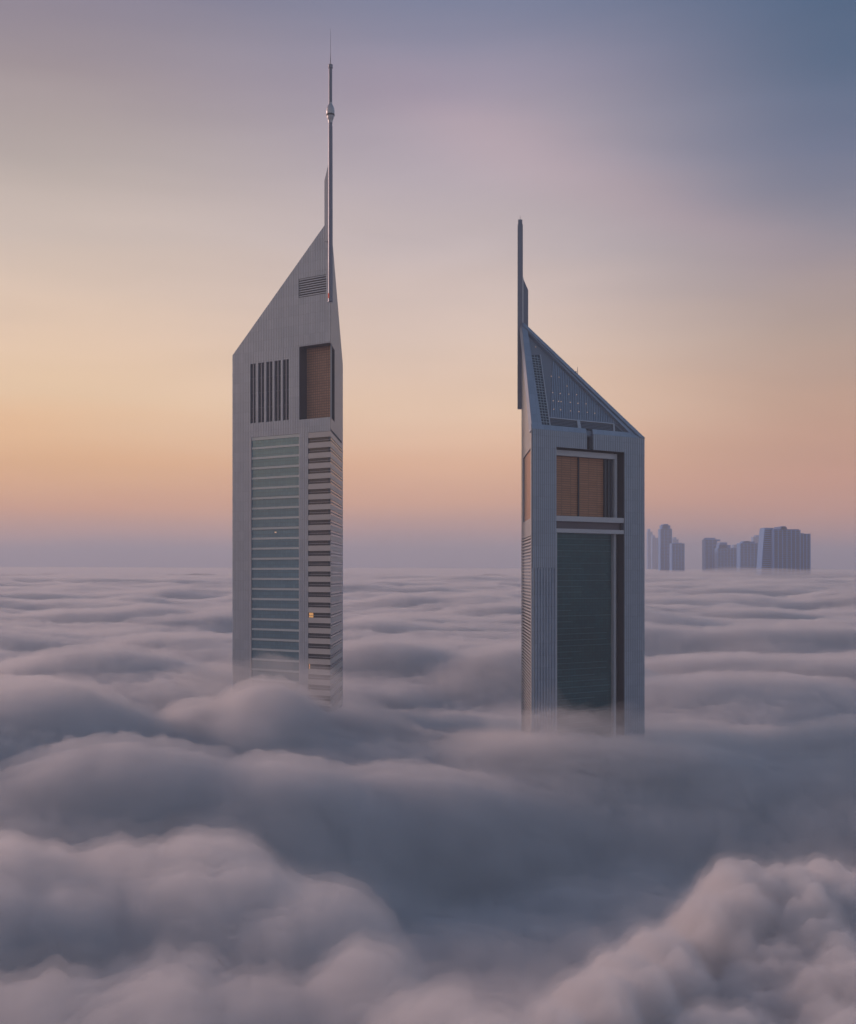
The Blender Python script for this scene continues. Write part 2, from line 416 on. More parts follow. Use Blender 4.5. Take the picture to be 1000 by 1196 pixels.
    def slab(mb, q, h0, h1, mi=0):
        P = [rp(*c, h0) for c in q]+[rp(*c, h1) for c in q]
        n = len(q); b, tt = P[:n], P[n:]
        mb.poly(b[::-1], [(c[0], c[1]*70) for c in q[::-1]], mi); mb.poly(tt, [(c[0], c[1]*70) for c in q], mi)
        for k in range(n): j = (k+1) % n; mb.poly([b[k], b[j], tt[j], tt[k]], None, mi)
    hyp = lambda v: S*(1-v)                              # t of the far (B-C) edge at v
    mb = MB()
    slab(mb, [(0.3, 0.004), (S-0.6, 0.004), (0.3, 0.985)], -2.0, -1.15)
    deck = mb.build('roof_deck', M['clad_dark'], root)
    mb = MB()
    t = 8.0
    wid = 0.85
    while t < 46:
        # each rib runs up the slope from the glazed row to the rim
        v0 = 0.125; lean = 8.5; v1 = (S-4.3-t+lean*v0)/(S+lean)
        if v1 > v0+0.01:
            tl = 8.75+( -1.3)*0  # field starts right of the tall strip
            if t > 8.9: slab(mb, [(t, v0), (t+wid*0.6, v0), (t+wid*0.6+lean*(v1-v0), v1), (t+lean*(v1-v0), v1)], -1.15, -0.85)
        t += wid
    mb.build('ribbed_field', M['clad'], root)
    mb = MB()   # rims
    slab(mb, [(0, 0), (4.65, 0.042), (2.7, 0.90), (0, 1.0)], -1.9, 0.0)          # side rim
    slab(mb, [(0, 0.0), (25.0, 0.0), (25.0, 0.042), (4.65, 0.042)], -1.9, -0.02)
    slab(mb, [(28.0, 0.0), (S, 0.0), (S-7.2, 0.042), (28.0, 0.042)], -1.9, -0.02)
    mb.build('roof_rim', M['clad'], root)
    mb = MB()
    slab(mb, [(S-2.4, 0.002), (S, 0.0), (0, 1.0), (0.3, 0.955)], -1.9, 0.35)
    slab(mb, [(S-7.2, 0.042), (S-4.6, 0.02), (1.5, 0.935), (2.7, 0.90)], -1.9, 0.02)
    slab(mb, [(S-4.55, 0.02), (S-2.45, 0.004), (0.35, 0.95), (1.5, 0.932)], -1.9, -0.35)
    mb.build('roof_rim', M['clad'], root)
    mb = MB(); slab(mb, [(4.7, 0.05), (8.5, 0.05), (7.75, 0.695), (3.55, 0.68)], -1.15, -0.6)
    g = mb.build('roof_glazing', M['louvre'], root)
    mb = MB()
    for k in range(1, 26):
        v = 0.05+k*0.63/26; x = 4.7-(v-0.05)*1.82; slab(mb, [(x, v), (x+3.8, v), (x+3.8, v+0.004), (x, v+0.004)], -0.59, -0.5)
    for f_ in (0.33, 0.66):
        slab(mb, [(4.7+3.8*f_, 0.05), (4.85+3.8*f_, 0.05), (3.7+4.2*f_, 0.68), (3.55+4.2*f_, 0.68)], -0.59, -0.48)
    mb.build('glazing_bar', M['spandrel'], g)
    for q in ([(8.95, 0.05), (21.2, 0.05), (21.5, 0.112), (9.25, 0.112)], [(23.2, 0.05), (38.5, 0.05), (39.1, 0.112), (23.7, 0.112)], [(39.5, 0.05), (43.6, 0.05), (40.1, 0.112)]):
        mb = MB(); slab(mb, q, -1.15, -0.75); w = mb.build('roof_window', M['louvre'], root)
        if len(q) == 4:
            mb = MB()
            for k in range(1, 5):
                v = 0.05+k*0.0125; slab(mb, [(q[0][0]+0.1, v), (q[1][0]-0.1, v), (q[1][0]-0.1, v+0.004), (q[0][0]+0.1, v+0.004)], -0.74, -0.62)
            mb.build('glazing_bar', M['clad_dark'], w)
    mb = MB()
    slab(mb, [(8.5, 0.05), (8.93, 0.05), (8.2, 0.695), (7.77, 0.695)], -1.15, -0.45); slab(mb, [(21.6, 0.044), (23.1, 0.044), (23.1, 0.118), (21.6, 0.118)], -1.15, -0.45)
    slab(mb, [(9.0, 0.114), (40.0, 0.114), (39.5, 0.123), (9.0, 0.123)], -1.15, -0.5); slab(mb, [(38.6, 0.044), (39.4, 0.044), (39.8, 0.113), (39.2, 0.113)], -1.15, -0.45)
    mb.build('roof_frame', M['trim'], root)
    for t, v in [(12.2, .50), (15.9, .50), (19.3, .424), (11.9, .347), (15.4, .347), (19.6, .35), (23.4, .352), (11.6, .273), (14.1, .273), (15.3, .273), (19.7, .275), (23.4, .274), (27.4, .277), (11.4, .198), (14.6, .198), (19.3, .198), (23.3, .199), (27.3, .2), (31.0, .199), (6.2, .77)]:
        mb = MB(); slab(mb, [(t, v), (t+0.36, v), (t+0.36, v+0.005), (t, v+0.005)], -0.84, -0.7); mb.build('roof_lamp', M['lamp'], root)
    # small aerial on the rim
    p = rp(S*(1-0.535), 0.535, 0.3); mb = MB(); tube(mb, p, p+Vector((0, 0, 2.6)), 0.12, 0.06, 6); tube(mb, p+Vector((-.6, 0, 0)), p+Vector((-.6, 0, .9)), .25, .25, 6); mb.build('aerial', M['steel'], root)
    # mast at the apex corner
    Cc = FS.A+FS.u*S; x0, y0 = Cc.x-0.5, Cc.y+0.2
    mb = MB(); w = 0.98
    prism(mb, [(x0-w, y0-w), (x0+w, y0-w), (x0+w, y0+w), (x0-w, y0+w)], Z(63.5), [Z(134.5)]*4)
    prism(mb, [(x0-w*.8, y0-w*.8), (x0+w*.8, y0-w*.8), (x0+w*.8, y0+w*.8), (x0-w*.8, y0+w*.8)], Z(134.5), [Z(136.4)]*4)
    mast = mb.build('mast', M['steel'], root)
    mb = MB(); tube(mb, (x0, y0, Z(136.4)), (x0, y0, Z(138.2)), 0.1, 0.05, 6); mb.build('aerial', M['steel'], mast)
    mb = MB(); prism(mb, [(x0+1.25, y0-0.5), (x0+3.1, y0-0.3), (x0+3.1, y0+0.5), (x0+1.25, y0+0.3)], Z(90), [Z(113.5), Z(109.3), Z(109.3), Z(113.5)]); mb.build('fin', M['steel'], mast)
    mb = MB(); prism(mb, [(x0+0.75, y0-1.3), (x0+1.2, y0-1.3), (x0+1.2, y0-1.06), (x0+0.75, y0-1.06)], Z(92), [Z(114)]*4); mb.build('rail', M['trim'], mast)
    mb = MB(); prism(mb, [(x0+1.1, y0-1.0), (x0+1.7, y0-1.0), (x0+1.7, y0+0.1), (x0+1.1, y0+0.1)], Z(80.5), [Z(98)]*4); mb.build('bracket', M['steel'], mast)
    return root

build_office_tower()
build_hotel_tower()

# ------------------------------------------------------------------ far city buildings
def far_building(x0, x1, ytop, dist, name, label, crown=None, mat=None, steps=(), depth=35, curved=0):
    k = dist/1400; X0, X1 = (x0-500)*k, (x1-500)*k; top = EYE+(670-ytop)*k
    root = empty(name, ((X0+X1)/2, dist, 0), label, 'building', 'distant towers above the fog')
    mb = MB(); n = 12 if curved else 1
    if curved:
        for i in range(10):   # wing narrowing as it rises
            za, zb = i/10, (i+1)/10; xa = X0+(X1-X0)*curved*(za**2.2); xb = X0+(X1-X0)*curved*(zb**2.2)
            za, zb = EYE-120+(top-EYE+120)*za, EYE-120+(top-EYE+120)*zb
            hexa(mb, [Vector(q) for q in ((xa, dist, za), (X1, dist, za), (X1, dist+depth, za), (xa, dist+depth, za), (xb, dist, zb), (X1, dist, zb), (X1, dist+depth, zb), (xb, dist+depth, zb))])
    else:
        prism(mb, [(X0, dist), (X1, dist), (X1, dist+depth), (X0, dist+depth)], 0, [top]*4)
    body = mb.build('wall', mat or FARM, root)
    # storey bands and piers as real relief
    mb = MB(); h = 4.0; zz = top-2
    while zz > EYE-60 and not curved:
        prism_box(mb, X0+1, X1-1, dist-0.35, dist-0.01, zz-1.9, zz); zz -= h
    if not curved: mb.build('window', FARG, body)
    mb = MB(); w = X1-X0; m = max(3, int(w/8))
    if not curved:
        for i in range(m+1):
            x = X0+i*w/m; prism_box(mb, x-0.9, x+0.9, dist-0.9, dist-0.36, EYE-60, top)
        mb.build('pier', FARP, body)
    else:
        mb = MB(); zz = top-3
        while zz > EYE-60:
            f = (zz-(EYE-120))/(top-EYE+120); prism_box(mb, X0+(X1-X0)*curved*(f**2.2)+1, X1-1, dist-0.4, dist-0.01, zz-1.6, zz); zz -= 4
        mb.build('window', FARG, body)
    for (a, b, y) in steps:
        mb = MB(); prism(mb, [((a-500)*k, dist+4), ((b-500)*k, dist+4), ((b-500)*k, dist+depth-4), ((a-500)*k, dist+depth-4)], top, [EYE+(670-y)*k]*4)
        mb.build('roof', mat or FARM, body)
    return root
def prism_box(mb, x0, x1, y0, y1, z0, z1):
    prism(mb, [(x0, y0), (x1, y0), (x1, y1), (x0, y1)], z0, [z1]*4)
FARM = paint('far_concrete', (0.08, 0.24, 0.56), 0.6, 0.0, 0.1, (0.02, 0.02, 0.02))  # the blue of the distance haze is put into this wall colour
FARP = paint('far_pier', (0.10, 0.28, 0.60), 0.6, 0.0, 0.1, (0.02, 0.02, 0.02))  # haze blue in the pier colour too
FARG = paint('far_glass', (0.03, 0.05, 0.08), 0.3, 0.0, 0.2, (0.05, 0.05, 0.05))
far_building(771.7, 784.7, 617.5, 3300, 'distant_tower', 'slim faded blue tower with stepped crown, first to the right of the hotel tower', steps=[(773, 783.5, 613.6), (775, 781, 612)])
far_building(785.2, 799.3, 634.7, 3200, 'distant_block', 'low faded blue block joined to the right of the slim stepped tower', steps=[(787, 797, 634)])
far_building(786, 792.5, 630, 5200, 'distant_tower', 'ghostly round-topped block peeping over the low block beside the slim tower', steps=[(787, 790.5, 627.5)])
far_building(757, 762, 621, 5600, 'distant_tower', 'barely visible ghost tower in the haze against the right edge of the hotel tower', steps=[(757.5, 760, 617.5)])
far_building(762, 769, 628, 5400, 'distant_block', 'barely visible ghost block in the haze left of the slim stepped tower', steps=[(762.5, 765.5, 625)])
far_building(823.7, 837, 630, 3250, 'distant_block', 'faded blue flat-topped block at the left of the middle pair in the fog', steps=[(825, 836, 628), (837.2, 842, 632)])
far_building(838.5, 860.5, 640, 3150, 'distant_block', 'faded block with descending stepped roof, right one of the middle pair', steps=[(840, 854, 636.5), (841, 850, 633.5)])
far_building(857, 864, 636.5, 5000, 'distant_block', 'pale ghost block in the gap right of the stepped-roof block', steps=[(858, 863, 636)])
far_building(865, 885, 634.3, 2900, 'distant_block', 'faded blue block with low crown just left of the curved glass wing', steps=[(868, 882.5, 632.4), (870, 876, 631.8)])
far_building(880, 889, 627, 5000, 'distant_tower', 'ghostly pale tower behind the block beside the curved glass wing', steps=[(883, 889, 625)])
BIG = paint('far_blue', (0.03, 0.13, 0.38), 0.5, 0.0, 0.1, (0.02, 0.02, 0.02))  # darker wall colour, also tinted with the haze blue
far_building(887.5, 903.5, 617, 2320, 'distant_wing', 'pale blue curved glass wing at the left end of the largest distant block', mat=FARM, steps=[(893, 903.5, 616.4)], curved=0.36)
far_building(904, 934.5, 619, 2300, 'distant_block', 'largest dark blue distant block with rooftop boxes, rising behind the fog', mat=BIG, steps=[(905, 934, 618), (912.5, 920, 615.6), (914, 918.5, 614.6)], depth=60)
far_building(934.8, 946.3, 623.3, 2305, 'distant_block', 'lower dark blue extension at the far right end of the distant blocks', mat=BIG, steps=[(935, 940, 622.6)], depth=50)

# ------------------------------------------------------------------ fog sea
_rng = np.random.default_rng(11)
PERM = _rng.permutation(4096)
GR = np.stack([np.cos(_rng.random(4096)*6.28318), np.sin(_rng.random(4096)*6.28318)], 1)
GR = GR/np.linalg.norm(GR, axis=1, keepdims=True)
def perlin(x, y, seed=0):
    xi = np.floor(x).astype(np.int64); yi = np.floor(y).astype(np.int64); fx = x-xi; fy = y-yi
    u = fx*fx*fx*(fx*(fx*6-15)+10); v = fy*fy*fy*(fy*(fy*6-15)+10)
    def g(i, j, dx, dy):
        h = PERM[(PERM[(i+seed*131) & 4095]+j) & 4095]; return GR[h, 0]*dx+GR[h, 1]*dy
    a = g(xi, yi, fx, fy); b = g(xi+1, yi, fx-1, fy); c = g(xi, yi+1, fx, fy-1); d = g(xi+1, yi+1, fx-1, fy-1)
    return (a+u*(b-a)+v*(c-a+u*(a-b-c+d)))*1.5
def fbm(x, y, o, seed, gain=0.5, lac=2.03):
    s = 0; a = 1; n = 0
    for k in range(o):
        s = s+a*perlin(x*lac**k+k*17.3, y*lac**k-k*9.1, seed+k); n += a; a *= gain
    return s/n
def billow(x, y, o, seed, gain=0.5):
    s = 0; a = 1; n = 0
    for k in range(o):
        q = np.abs(perlin(x*2.1**k+k*7.7, y*2.1**k+k*3.3, seed+k)); s = s+a*(1-np.minimum(1, 2.0*np.sqrt(q*q+0.004))); n += a; a *= gain
    return 1-s/n       # rounded lumps, sharp creases (0..1)
def sstep(a, b, x):
    t = np.clip((x-a)/(b-a), 0, 1); return t*t*(3-2*t)

def hump(X, Y, px, d, wx, wyf, wyb, zc, base):
    """a bank whose crest sits at column px, distance d; steep behind, gentle in front"""
    x0 = (px-500)/1400*d
    dy = Y-d; wy = np.where(dy > 0, wyb, wyf)
    return base+(zc-base)*np.exp(-((X-x0)/wx)**2-(dy/wy)**2)

def fog_height(X, Y):
    r = np.sqrt(X*X+Y*Y)
    # general level: deep near the towers, rising gently into the distance
    base = -62+22*sstep(450, 900, r)+33*sstep(900, 2400, r)+5*sstep(2600, 6000, r)
    wx = X+40*perlin(X/300, Y/300, 51); wy = Y+30*perlin(X/260, Y/260, 52)
    roll = fbm(wx/260, wy/115, 3, 3)*22*sstep(150, 520, r)*(1-0.25*sstep(900, 2000, r))*(1-0.5*sstep(1500, 2400, r))*(1-0.5*sstep(2400, 5000, r))
    h = base+roll
    HS = [
        # px,  d,  wx, wyf, wyb, crest
        (310, 428, 36, 60, 26, -38.5), (240, 425, 30, 50, 30, -44), (420, 440, 28, 40, 25, -47),
        (40, 395, 60, 60, 45, -37), (-200, 380, 120, 70, 50, -36), (150, 335, 55, 50, 30, -47),
        (330, 330, 55, 60, 40, -52), (500, 345, 60, 55, 45, -55), (640, 360, 60, 60, 40, -59), (760, 330, 45, 55, 40, -62),
        (900, 560, 120, 90, 70, -44), (620, 620, 90, 60, 45, -38), (450, 640, 90, 50, 50, -37), (1050, 420, 60, 70, 50, -50),
        (110, 600, 90, 60, 45, -38), (230, 720, 120, 60, 50, -36),
    ]
    for q in HS:
        hh = hump(X, Y, q[0], q[1], q[2], q[3], q[4], q[5], -75)
        h = np.maximum(h, hh)+0.35*np.exp(-np.abs(h-hh)/5)*5*0.35
    # hollows
    for px, d, wx_, wy_, dep in [(690, 245, 46, 60, 20), (900, 275, 80, 70, 32), (170, 480, 55, 40, 18), (30, 250, 55, 42, 18), (500, 225, 40, 40, 12), (1000, 520, 80, 60, 14)]:
        x0 = (px-500)/1400*d
        h = h-dep*np.exp(-((X-x0)/wx_)**2-((Y-d)/wy_)**2)
    # foreground cumulus banks: outline in plan, tops well above the hollow
    def bank(x, y, r0, edge):
        return np.clip(edge/ r0, -1, 1)
    lb = -1e3
    NB = billow(X/34+3.1, Y/34, 4, 21, 0.55); NS = billow(X/11, Y/11+5.2, 3, 31, 0.55)
    RT = sstep(-2, 14, X)      # the right bank is the crisper, knobblier one
    def dome(px, d, rx, ry, top, bot=-82):
        x0 = (px-500)/1400*d
        q = 1-((X-x0)/rx)**2-((Y-d)/ry)**2
        q = q+(0.32+0.03*RT)*(NB-0.5)+(0.08+0.12*RT)*(NS-0.5)
        return bot+(top-5.5-bot)*np.sqrt(np.clip(1-np.exp(-1.6*np.maximum(q, 0)), 0, 1)/0.80)*1.0
    for a in [(60, 172, 30, 34, -36), (230, 176, 24, 30, -35.5), (370, 160, 17, 28, -39), (-120, 165, 40, 40, -34), (150, 125, 34, 30, -38),
              (400, 130, 13, 22, -40), (430, 140, 9, 18, -38.5), (470, 122, 9, 16, -39), (510, 117, 8, 14, -37), (330, 100, 30, 30, -40), (560, 107, 9, 12, -36), (460, 92, 22, 24, -37),
              (618, 107, 7, 12, -36.5), (655, 114, 6, 12, -36.5), (700, 123, 7, 14, -36), (742, 131, 7, 15, -37), (788, 141, 8, 17, -37), (832, 153, 9, 20, -37), (875, 162, 9, 22, -35.8),
              (940, 164, 12, 24, -36), (1005, 166, 13, 26, -35), (1080, 160, 26, 32, -35), (880, 140, 17, 36, -40), (990, 140, 22, 40, -38.5), (800, 122, 13, 26, -40.5), (930, 118, 24, 30, -40), (740, 112, 12, 22, -39.5),
              (720, 100, 20, 20, -40), (1000, 110, 30, 30, -37), (1250, 150, 40, 40, -34)]:
        h = np.maximum(h, dome(*a))
    lum = NB*(3.4-1.2*RT)+NS*(1.2+0.7*RT)+(0.3+0.3*RT)*billow(X/4.3, Y/5.0, 2, 35)
    near = 1-sstep(170, 330, r)
    h = h+near*(lum-2.6-0.3*RT)
    h = h+(billow(X/75, Y/60, 4, 41, 0.5)-0.5)*4.5*sstep(170, 330, r)*(1-sstep(420, 800, r))+(billow(X/26, Y/22, 3, 45, 0.5)-0.5)*2.6*sstep(170, 300, r)*(1-sstep(500, 900, r))
    h = h+fbm(X/90, Y/38, 5, 61, 0.58)*8.5*sstep(400, 900, r)*(1-sstep(1600, 3200, r))
    # keep it from swallowing the towers
    return h

def fog_mesh(name, lift, seed, na, ratio, r0, r1, amax, floor_z, mat, sm=0, extra=None, push=0.0):
    nr = int(math.log(r1/r0)/math.log(ratio))
    rr = r0*ratio**np.arange(nr+1); aa = np.linspace(-amax, amax, na)
    Rg, Ag = np.meshgrid(rr, aa, indexing='ij')
    X = Rg*np.sin(Ag); Y = Rg*np.cos(Ag)
    H = fog_height(X, Y)
    if extra is not None: H = H+extra(X, Y, Rg)
    Zr = H.copy(); H = H+lift
    # lean the lumps outwards from their tops so that crests bulge
    e = 5.0
    gx = (fog_height(X+e, Y)-fog_height(X-e, Y))/(2*e); gy = (fog_height(X, Y+e)-fog_height(X, Y-e))/(2*e)
    g = np.sqrt(gx*gx+gy*gy)+1e-6; k = 0.5*np.minimum(g, 1.2)*(1-sstep(250, 500, Rg))/g
    k = k+(push+1.5*(1-sstep(170, 300, Rg))*(billow(X/5.5+Zr/4.0, Y/5.5-Zr/5.0, 3, 91, 0.55)-0.45)*np.minimum(1, g))/np.sqrt(1+g*g)
    X2, Y2 = X-gx*k, Y-gy*k
    Zg = H+EYE
    n0, n1 = Rg.shape
    V = np.stack([X2, Y2, Zg], -1).reshape(-1, 3)
    idx = np.arange(n0*n1).reshape(n0, n1)
    F = np.stack([idx[:-1, :-1], idx[:-1, 1:], idx[1:, 1:], idx[1:, :-1]], -1).reshape(-1, 4)
    # closed underside: border ring dropped to floor_z plus one bottom polygon
    ring = np.concatenate([idx[0, :], idx[1:, -1], idx[-1, -2::-1], idx[-2:0:-1, 0]])
    low = V[ring].copy(); low[:, 2] = floor_z; off = len(V); m = len(ring)
    V = np.concatenate([V, low]); li = off+np.arange(m)
    faces = F[:, ::-1].tolist()
    for i in range(m):
        j = (i+1) % m; faces.append([int(ring[i]), int(ring[j]), int(li[j]), int(li[i])])
    faces.append(li.tolist()[::-1] if False else li.tolist())
    me = bpy.data.meshes.new(name); me.from_pydata(V.tolist(), [], faces); me.materials.append(mat)
    me.polygons.foreach_set('use_smooth', [True]*len(F)+[False]*(m+1)); me.update()
    bmn = __import__('bmesh'); b = bmn.new(); b.from_mesh(me); bmn.ops.recalc_face_normals(b, faces=b.faces); b.to_mesh(me); b.free()
    o = bpy.data.objects.new(name, me); COL.objects.link(o)
    return o

def vol_mat(name, dens, col=(0.97, 0.97, 0.98), aniso=0.2, absorb=None):
    m = bpy.data.materials.new(name); m.use_nodes = True; nt = m.node_tree
    nt.nodes.clear(); out = nt.nodes.new('ShaderNodeOutputMaterial'); v = nt.nodes.new('ShaderNodeVolumePrincipled')
    v.inputs['Density'].default_value = dens; v.inputs['Color'].default_value = (*col, 1); v.inputs['Anisotropy'].default_value = aniso
    nt.links.new(v.outputs[0], out.inputs['Volume']); m.cycles.homogeneous_volume = True
    return m

fog = fog_mesh('fog_sea', 0.0, 0, 440, 1.0068, 45, 9000, math.radians(40), 25, vol_mat('fog_dense', 0.11))
fog['label'] = 'rolling sea of pinkish grey fog and cloud that buries the city up to the towers'
fog['kind'] = 'stuff'; fog['category'] = 'fog'
def shells():
    out = []
    for i, (lift, dens, name, label) in enumerate([(1.4, 0.045, 'mist_layer', 'soft mist skin hugging the fog crests')]):
        o = fog_mesh(name, lift*0.5, 0, 330, 1.0105, 46+i, 2500+100*i, math.radians(39.8-0.2*i), 26+i, vol_mat(name+'_air', dens),
            extra=lambda X, Y, R, i=i, lift=lift: lift*(0.6+1.6*np.abs(fbm(X/(9+5*i), Y/(9+5*i), 4, 81+5*i, 0.6)))*(0.55+1.6*sstep(170, 380, R))*(1-0.7*sstep(-2, 12, X)*(1-sstep(200, 260, R))), push=lift*0.5)
        o['label'] = label; o['kind'] = 'stuff'; o['category'] = 'mist'; out.append(o)
shells()
bl = fog_mesh('cloud_billow', -0.3, 0, 380, 1.0042, 60, 225, math.radians(27), 40, vol_mat('billow_dense', 0.2),
    extra=lambda X, Y, R: -22*(1-sstep(0.035, 0.10, X/Y)*(1-sstep(0.38, 0.46, X/Y))*(1-sstep(195, 220, R))*sstep(64, 88, R))+1.1*fbm(X/3.2, Y/3.2, 4, 97, 0.6))
bl['label'] = 'crisp edged puffy cloud billow rising at the lower right'; bl['kind'] = 'stuff'; bl['category'] = 'cloud'
def mist_puff(cx, cy, cz, rx, ry, rz, seed, dens, label):
    n, m = 64, 36; V = []; th = np.linspace(0, 2*np.pi, n, endpoint=False)
    for j in range(m+1):
        ph = np.pi*j/m; a = np.stack([np.cos(th)*np.sin(ph), np.sin(th)*np.sin(ph), np.full(n, np.cos(ph))], -1)
        q = 1+1.0*fbm(a[:, 0]*1.7+a[:, 2]*1.1+seed, a[:, 1]*1.7-a[:, 2]*1.3, 5, seed, 0.6)
        V += [(cx+rx*p[0]*k, cy+ry*p[1]*k, EYE+cz+rz*p[2]*k) for p, k in zip(a, q)]
    F = [(j*n+i, (j+1)*n+i, (j+1)*n+(i+1) % n, j*n+(i+1) % n) for j in range(m) for i in range(n)]
    me = bpy.data.meshes.new('mist_puff'); me.from_pydata(V, [], F); me.materials.append(vol_mat('puff_air', dens)); me.update()
    o = bpy.data.objects.new('mist_puff', me); COL.objects.link(o); o['label'] = label; o['kind'] = 'stuff'; o['category'] = 'mist'
mist_puff(52, 386, -58, 50, 20, 14, 5, 0.022, 'wispy mist curling round the foot of the hotel tower')
mist_puff(44, 398, -52, 14, 7, 12, 8, 0.016, 'small mist curl before the left edge of the hotel tower')
mist_puff(52, 387, -60, 42, 16, 8, 21, 0.05, 'dense low mist at the foot of the hotel tower')
mist_puff(0, 5200, -6, 5200, 2700, 26, 17, 0.0011, 'far band of mist blurring the horizon')
mist_puff(575, 2190, -8, 330, 60, 17, 13, 0.012, 'long bank of mist along the feet of the distant buildings')
mist_puff(-62, 458, -44, 38, 16, 12, 9, 0.024, 'wispy mist curling over the foot of the office tower')
veil = fog_mesh('fog_veil', 3.2, 0, 260, 1.014, 46, 8800, math.radians(39.5), 26, vol_mat('fog_thin', 0.006),
                extra=lambda X, Y, R: 6*np.maximum(0, fbm(X/60, Y/45, 4, 71))*(1-sstep(800, 1500, R)))
veil['label'] = 'thin translucent veil of mist lying over the fog sea'; veil['kind'] = 'stuff'; veil['category'] = 'mist'

# ------------------------------------------------------------------ ground
mb = MB(); prism(mb, [(-11000, -2500), (11000, -2500), (11000, 11000), (-11000, 11000)], -2, [0]*4)
gr = mb.build('ground', M['ground']); gr['kind'] = 'structure'; gr['label'] = 'dark city ground hidden below the fog'
# ------------------------------------------------------------------ haze
mb = MB(); prism(mb, [(-12000, -3000), (12000, -3000), (12000, 12000), (-12000, 12000)], -3, [EYE+235]*4)
hz = mb.build('haze', vol_mat('haze_air', HAZE_D, (0.82, 0.89, 1.0), 0.1)); hz['kind'] = 'stuff'; hz['label'] = 'thin dusk haze filling the air'

# ------------------------------------------------------------------ sky
w = bpy.data.worlds.new('World'); sc.world = w; w.use_nodes = True
nt = w.node_tree; N = nt.nodes.new; L = nt.links.new
bg = nt.nodes['Background']
def srgb(c):
    return tuple(((v/255)/12.92 if v/255 <= 0.04045 else ((v/255+0.055)/1.055)**2.4) for v in c)
tc = N('ShaderNodeTexCoord'); sep = N('ShaderNodeSeparateXYZ'); L(tc.outputs['Generated'], sep.inputs[0])
def mth(op, a, b=None, c=None, clamp=False):
    n = N('ShaderNodeMath'); n.operation = op; n.use_clamp = clamp
    for i, v in enumerate((a, b, c)):
        if v is None: continue
        if isinstance(v, (int, float)): n.inputs[i].default_value = v
        else: L(v, n.inputs[i])
    return n.outputs[0]
el = mth('ARCSINE', sep.outputs['Z'])                       # radians above the horizon
az = mth('ARCTAN2', sep.outputs['X'], sep.outputs['Y'])     # 0 = view axis, + right
# high thin cirrus bands bend the gradient a little
nz = N('ShaderNodeTexNoise'); nz.inputs['Scale'].default_value = 2.2; nz.inputs['Detail'].default_value = 2.5
mp = N('ShaderNodeMapping'); mp.inputs['Scale'].default_value = (1, 1, 6.0); L(tc.outputs['Generated'], mp.inputs['Vector']); L(mp.outputs['Vector'], nz.inputs['Vector'])
el2 = mth('ADD', el, mth('MULTIPLY', mth('SUBTRACT', nz.outputs['Fac'], 0.5), 0.06))
def ramp(stops):
    r = N('ShaderNodeValToRGB'); r.color_ramp.interpolation = 'EASE' if False else 'LINEAR'
    f = mth('DIVIDE', mth('ADD', mth('MULTIPLY', el2, 180/math.pi), 10), 100, clamp=True)
    L(f, r.inputs['Fac']); e = r.color_ramp.elements
    while len(e) > 1: e.remove(e[-1])
    first = True
    for y, c in stops:
        d = math.degrees(math.atan((670-y)/1400)) if y < 5000 else None
        pos = (d+10)/100
        if first: e[0].position = max(0, pos); e[0].color = (*srgb(c), 1); first = False
        else: q = e.new(min(1, pos)); q.color = (*srgb(c), 1)
    return r.outputs['Color']
def yy(deg): return 670-1400*math.tan(math.radians(deg))
Lr = ramp([(yy(-9), (70, 68, 82)), (700, (112, 102, 118)), (655, (164, 143, 147)), (628, (220, 166, 142)), (590, (245, 176, 126)), (540, (252, 194, 136)), (470, (248, 212, 172)), (400, (242, 211, 182)), (300, (212, 194, 182)), (200, (186, 173, 167)), (100, (161, 148, 152)), (0, (137, 130, 147)), (yy(38), (88, 96, 128)), (yy(60), (72, 92, 120)), (yy(88), (54, 78, 110))])
Cr = ramp([(yy(-9), (70, 68, 82)), (700, (112, 102, 118)), (655, (168, 146, 148)), (628, (220, 168, 146)), (590, (242, 181, 140)), (540, (248, 194, 152)), (470, (246, 210, 178)), (400, (232, 206, 188)), (300, (202, 187, 186)), (200, (184, 172, 180)), (100, (156, 148, 166)), (0, (124, 130, 156)), (yy(38), (78, 94, 132)), (yy(60), (68, 90, 120)), (yy(88), (54, 78, 110))])
Rr = ramp([(yy(-9), (55, 66, 88)), (700, (92, 98, 120)), (650, (138, 120, 134)), (625, (204, 150, 131)), (590, (222, 159, 126)), (540, (214, 161, 130)), (470, (206, 166, 140)), (400, (186, 162, 148)), (300, (148, 142, 152)), (200, (110, 119, 144)), (100, (84, 104, 132)), (0, (68, 96, 128)), (yy(38), (56, 82, 124)), (yy(60), (52, 80, 112)), (yy(88), (54, 78, 110))])
Br = ramp([(yy(-9), (95, 92, 105)), (yy(0), (166, 163, 168)), (yy(8), (168, 168, 177)), (yy(25), (128, 144, 164)), (yy(60), (70, 96, 128)), (yy(88), (56, 80, 112))])
def mix(f, a, b):
    m = N('ShaderNodeMix'); m.data_type = 'RGBA'; L(f, m.inputs['Factor']); L(a, m.inputs['A']); L(b, m.inputs['B']); return m.outputs['Result']
def smooth(x, lo, hi):
    n = N('ShaderNodeMapRange'); n.interpolation_type = 'SMOOTHSTEP'; L(x, n.inputs['Value']); n.inputs['From Min'].default_value = lo; n.inputs['From Max'].default_value = hi; return n.outputs['Result']
azd = mth('MULTIPLY', az, 180/math.pi)
c = mix(smooth(azd, -19, 1), Lr, Cr); c = mix(smooth(azd, 2, 20), c, Rr)
c = mix(smooth(mth('ABSOLUTE', mth('ADD', azd, 35)), 75, 135), c, Br)     # the dusk side of the sky, behind the camera
# the blue of the night side creeps in from the right
c = mix(smooth(azd, 19, 52), c, Br)
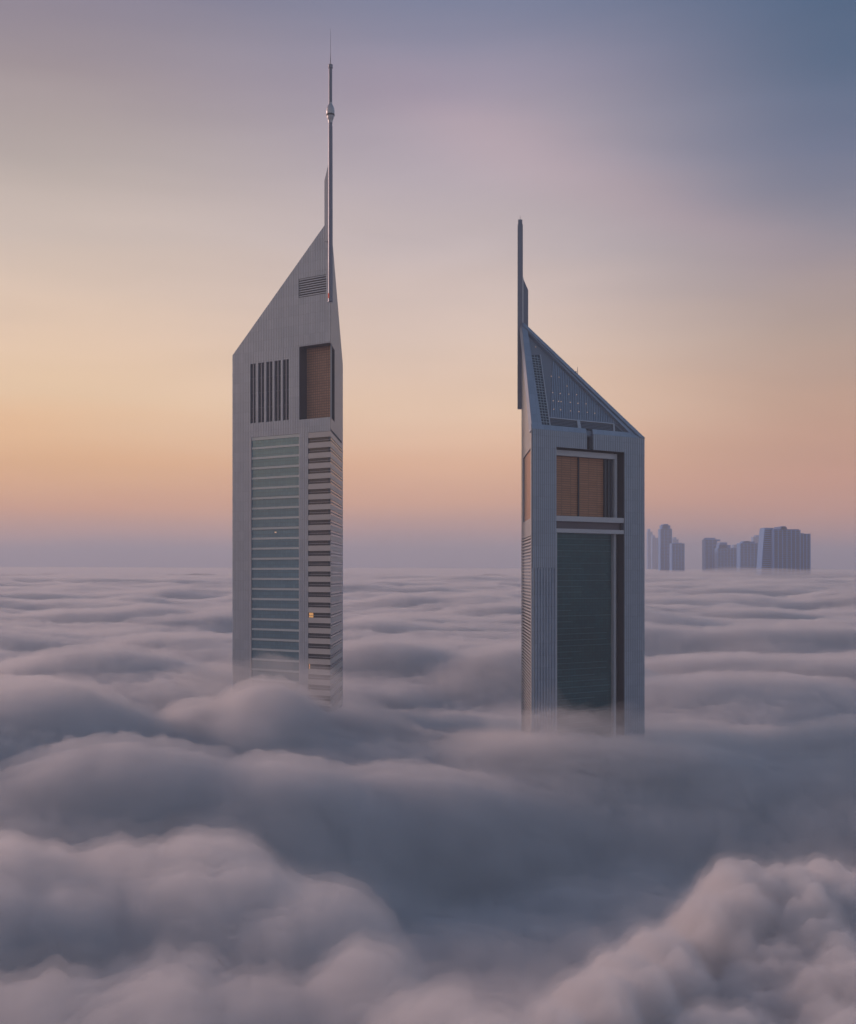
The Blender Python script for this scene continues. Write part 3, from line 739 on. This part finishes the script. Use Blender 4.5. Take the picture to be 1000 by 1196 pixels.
# one long rosy cirrus streak slanting down to the right
lv = mth('ADD', mth('MULTIPLY', el2, 180/math.pi), mth('MULTIPLY', azd, 0.36))
gs = mth('EXPONENT', mth('MULTIPLY', mth('POWER', mth('ABSOLUTE', mth('DIVIDE', mth('SUBTRACT', lv, 20.9), 1.7)), 2.0), -1.0))
gs = mth('MULTIPLY', mth('MULTIPLY', gs, smooth(azd, -7, 3)), mth('SUBTRACT', 1.0, smooth(azd, 12, 24)))
pk = N('ShaderNodeMix'); pk.data_type = 'RGBA'; pk.blend_type = 'ADD'; L(gs, pk.inputs['Factor']); L(c, pk.inputs['A']); pk.inputs['B'].default_value = (0.05, 0.016, 0.008, 1)
c = pk.outputs['Result']
# faint uneven cirrus
n2 = N('ShaderNodeTexNoise'); n2.inputs['Scale'].default_value = 4.0; n2.inputs['Detail'].default_value = 5; n2.inputs['Distortion'].default_value = 0.6
m2 = N('ShaderNodeMapping'); m2.inputs['Scale'].default_value = (1, 1, 5.0); m2.inputs['Rotation'].default_value = (0, 0.2, 0); L(tc.outputs['Generated'], m2.inputs['Vector']); L(m2.outputs['Vector'], n2.inputs['Vector'])
vm = N('ShaderNodeVectorMath'); vm.operation = 'SCALE'; L(c, vm.inputs[0]); L(mth('ADD', 0.93, mth('MULTIPLY', n2.outputs['Fac'], 0.16)), vm.inputs['Scale'])
c = vm.outputs[0]
L(c, bg.inputs['Color']); bg.inputs['Strength'].default_value = 1.0
w.cycles.sampling_method = 'MANUAL'; w.cycles.sample_map_resolution = 512

# ------------------------------------------------------------------ sun (just risen, veiled) and camera
sd = bpy.data.lights.new('sun', 'SUN'); sd.energy = 2.2; sd.angle = math.radians(12); sd.color = (1.0, 0.63, 0.53)
so = bpy.data.objects.new('sun', sd); COL.objects.link(so)
az_s, el_s = math.radians(-62), math.radians(14)
dv = Vector((math.sin(az_s)*math.cos(el_s), math.cos(az_s)*math.cos(el_s), math.sin(el_s)))
so.rotation_euler = dv.to_track_quat('Z', 'Y').to_euler()

cam = bpy.data.cameras.new('camera'); co = bpy.data.objects.new('camera', cam); COL.objects.link(co)
co.location = (0, 0, EYE); co.rotation_euler = (math.pi/2, 0, 0)
cam.sensor_fit = 'HORIZONTAL'; cam.sensor_width = 36; cam.lens = 36*1.4; cam.shift_y = -0.072*-1
cam.clip_start = 1; cam.clip_end = 60000
sc.camera = co
vs = sc.view_settings; vs.view_transform = 'Standard'; vs.look = 'None'; vs.exposure = 0; vs.gamma = 1
cy = sc.cycles
cy.max_bounces = 12; cy.volume_bounces = 4; cy.diffuse_bounces = 3; cy.glossy_bounces = 3; cy.transparent_max_bounces = 16
cy.use_denoising = True; cy.use_adaptive_sampling = True; cy.adaptive_threshold = 0.025
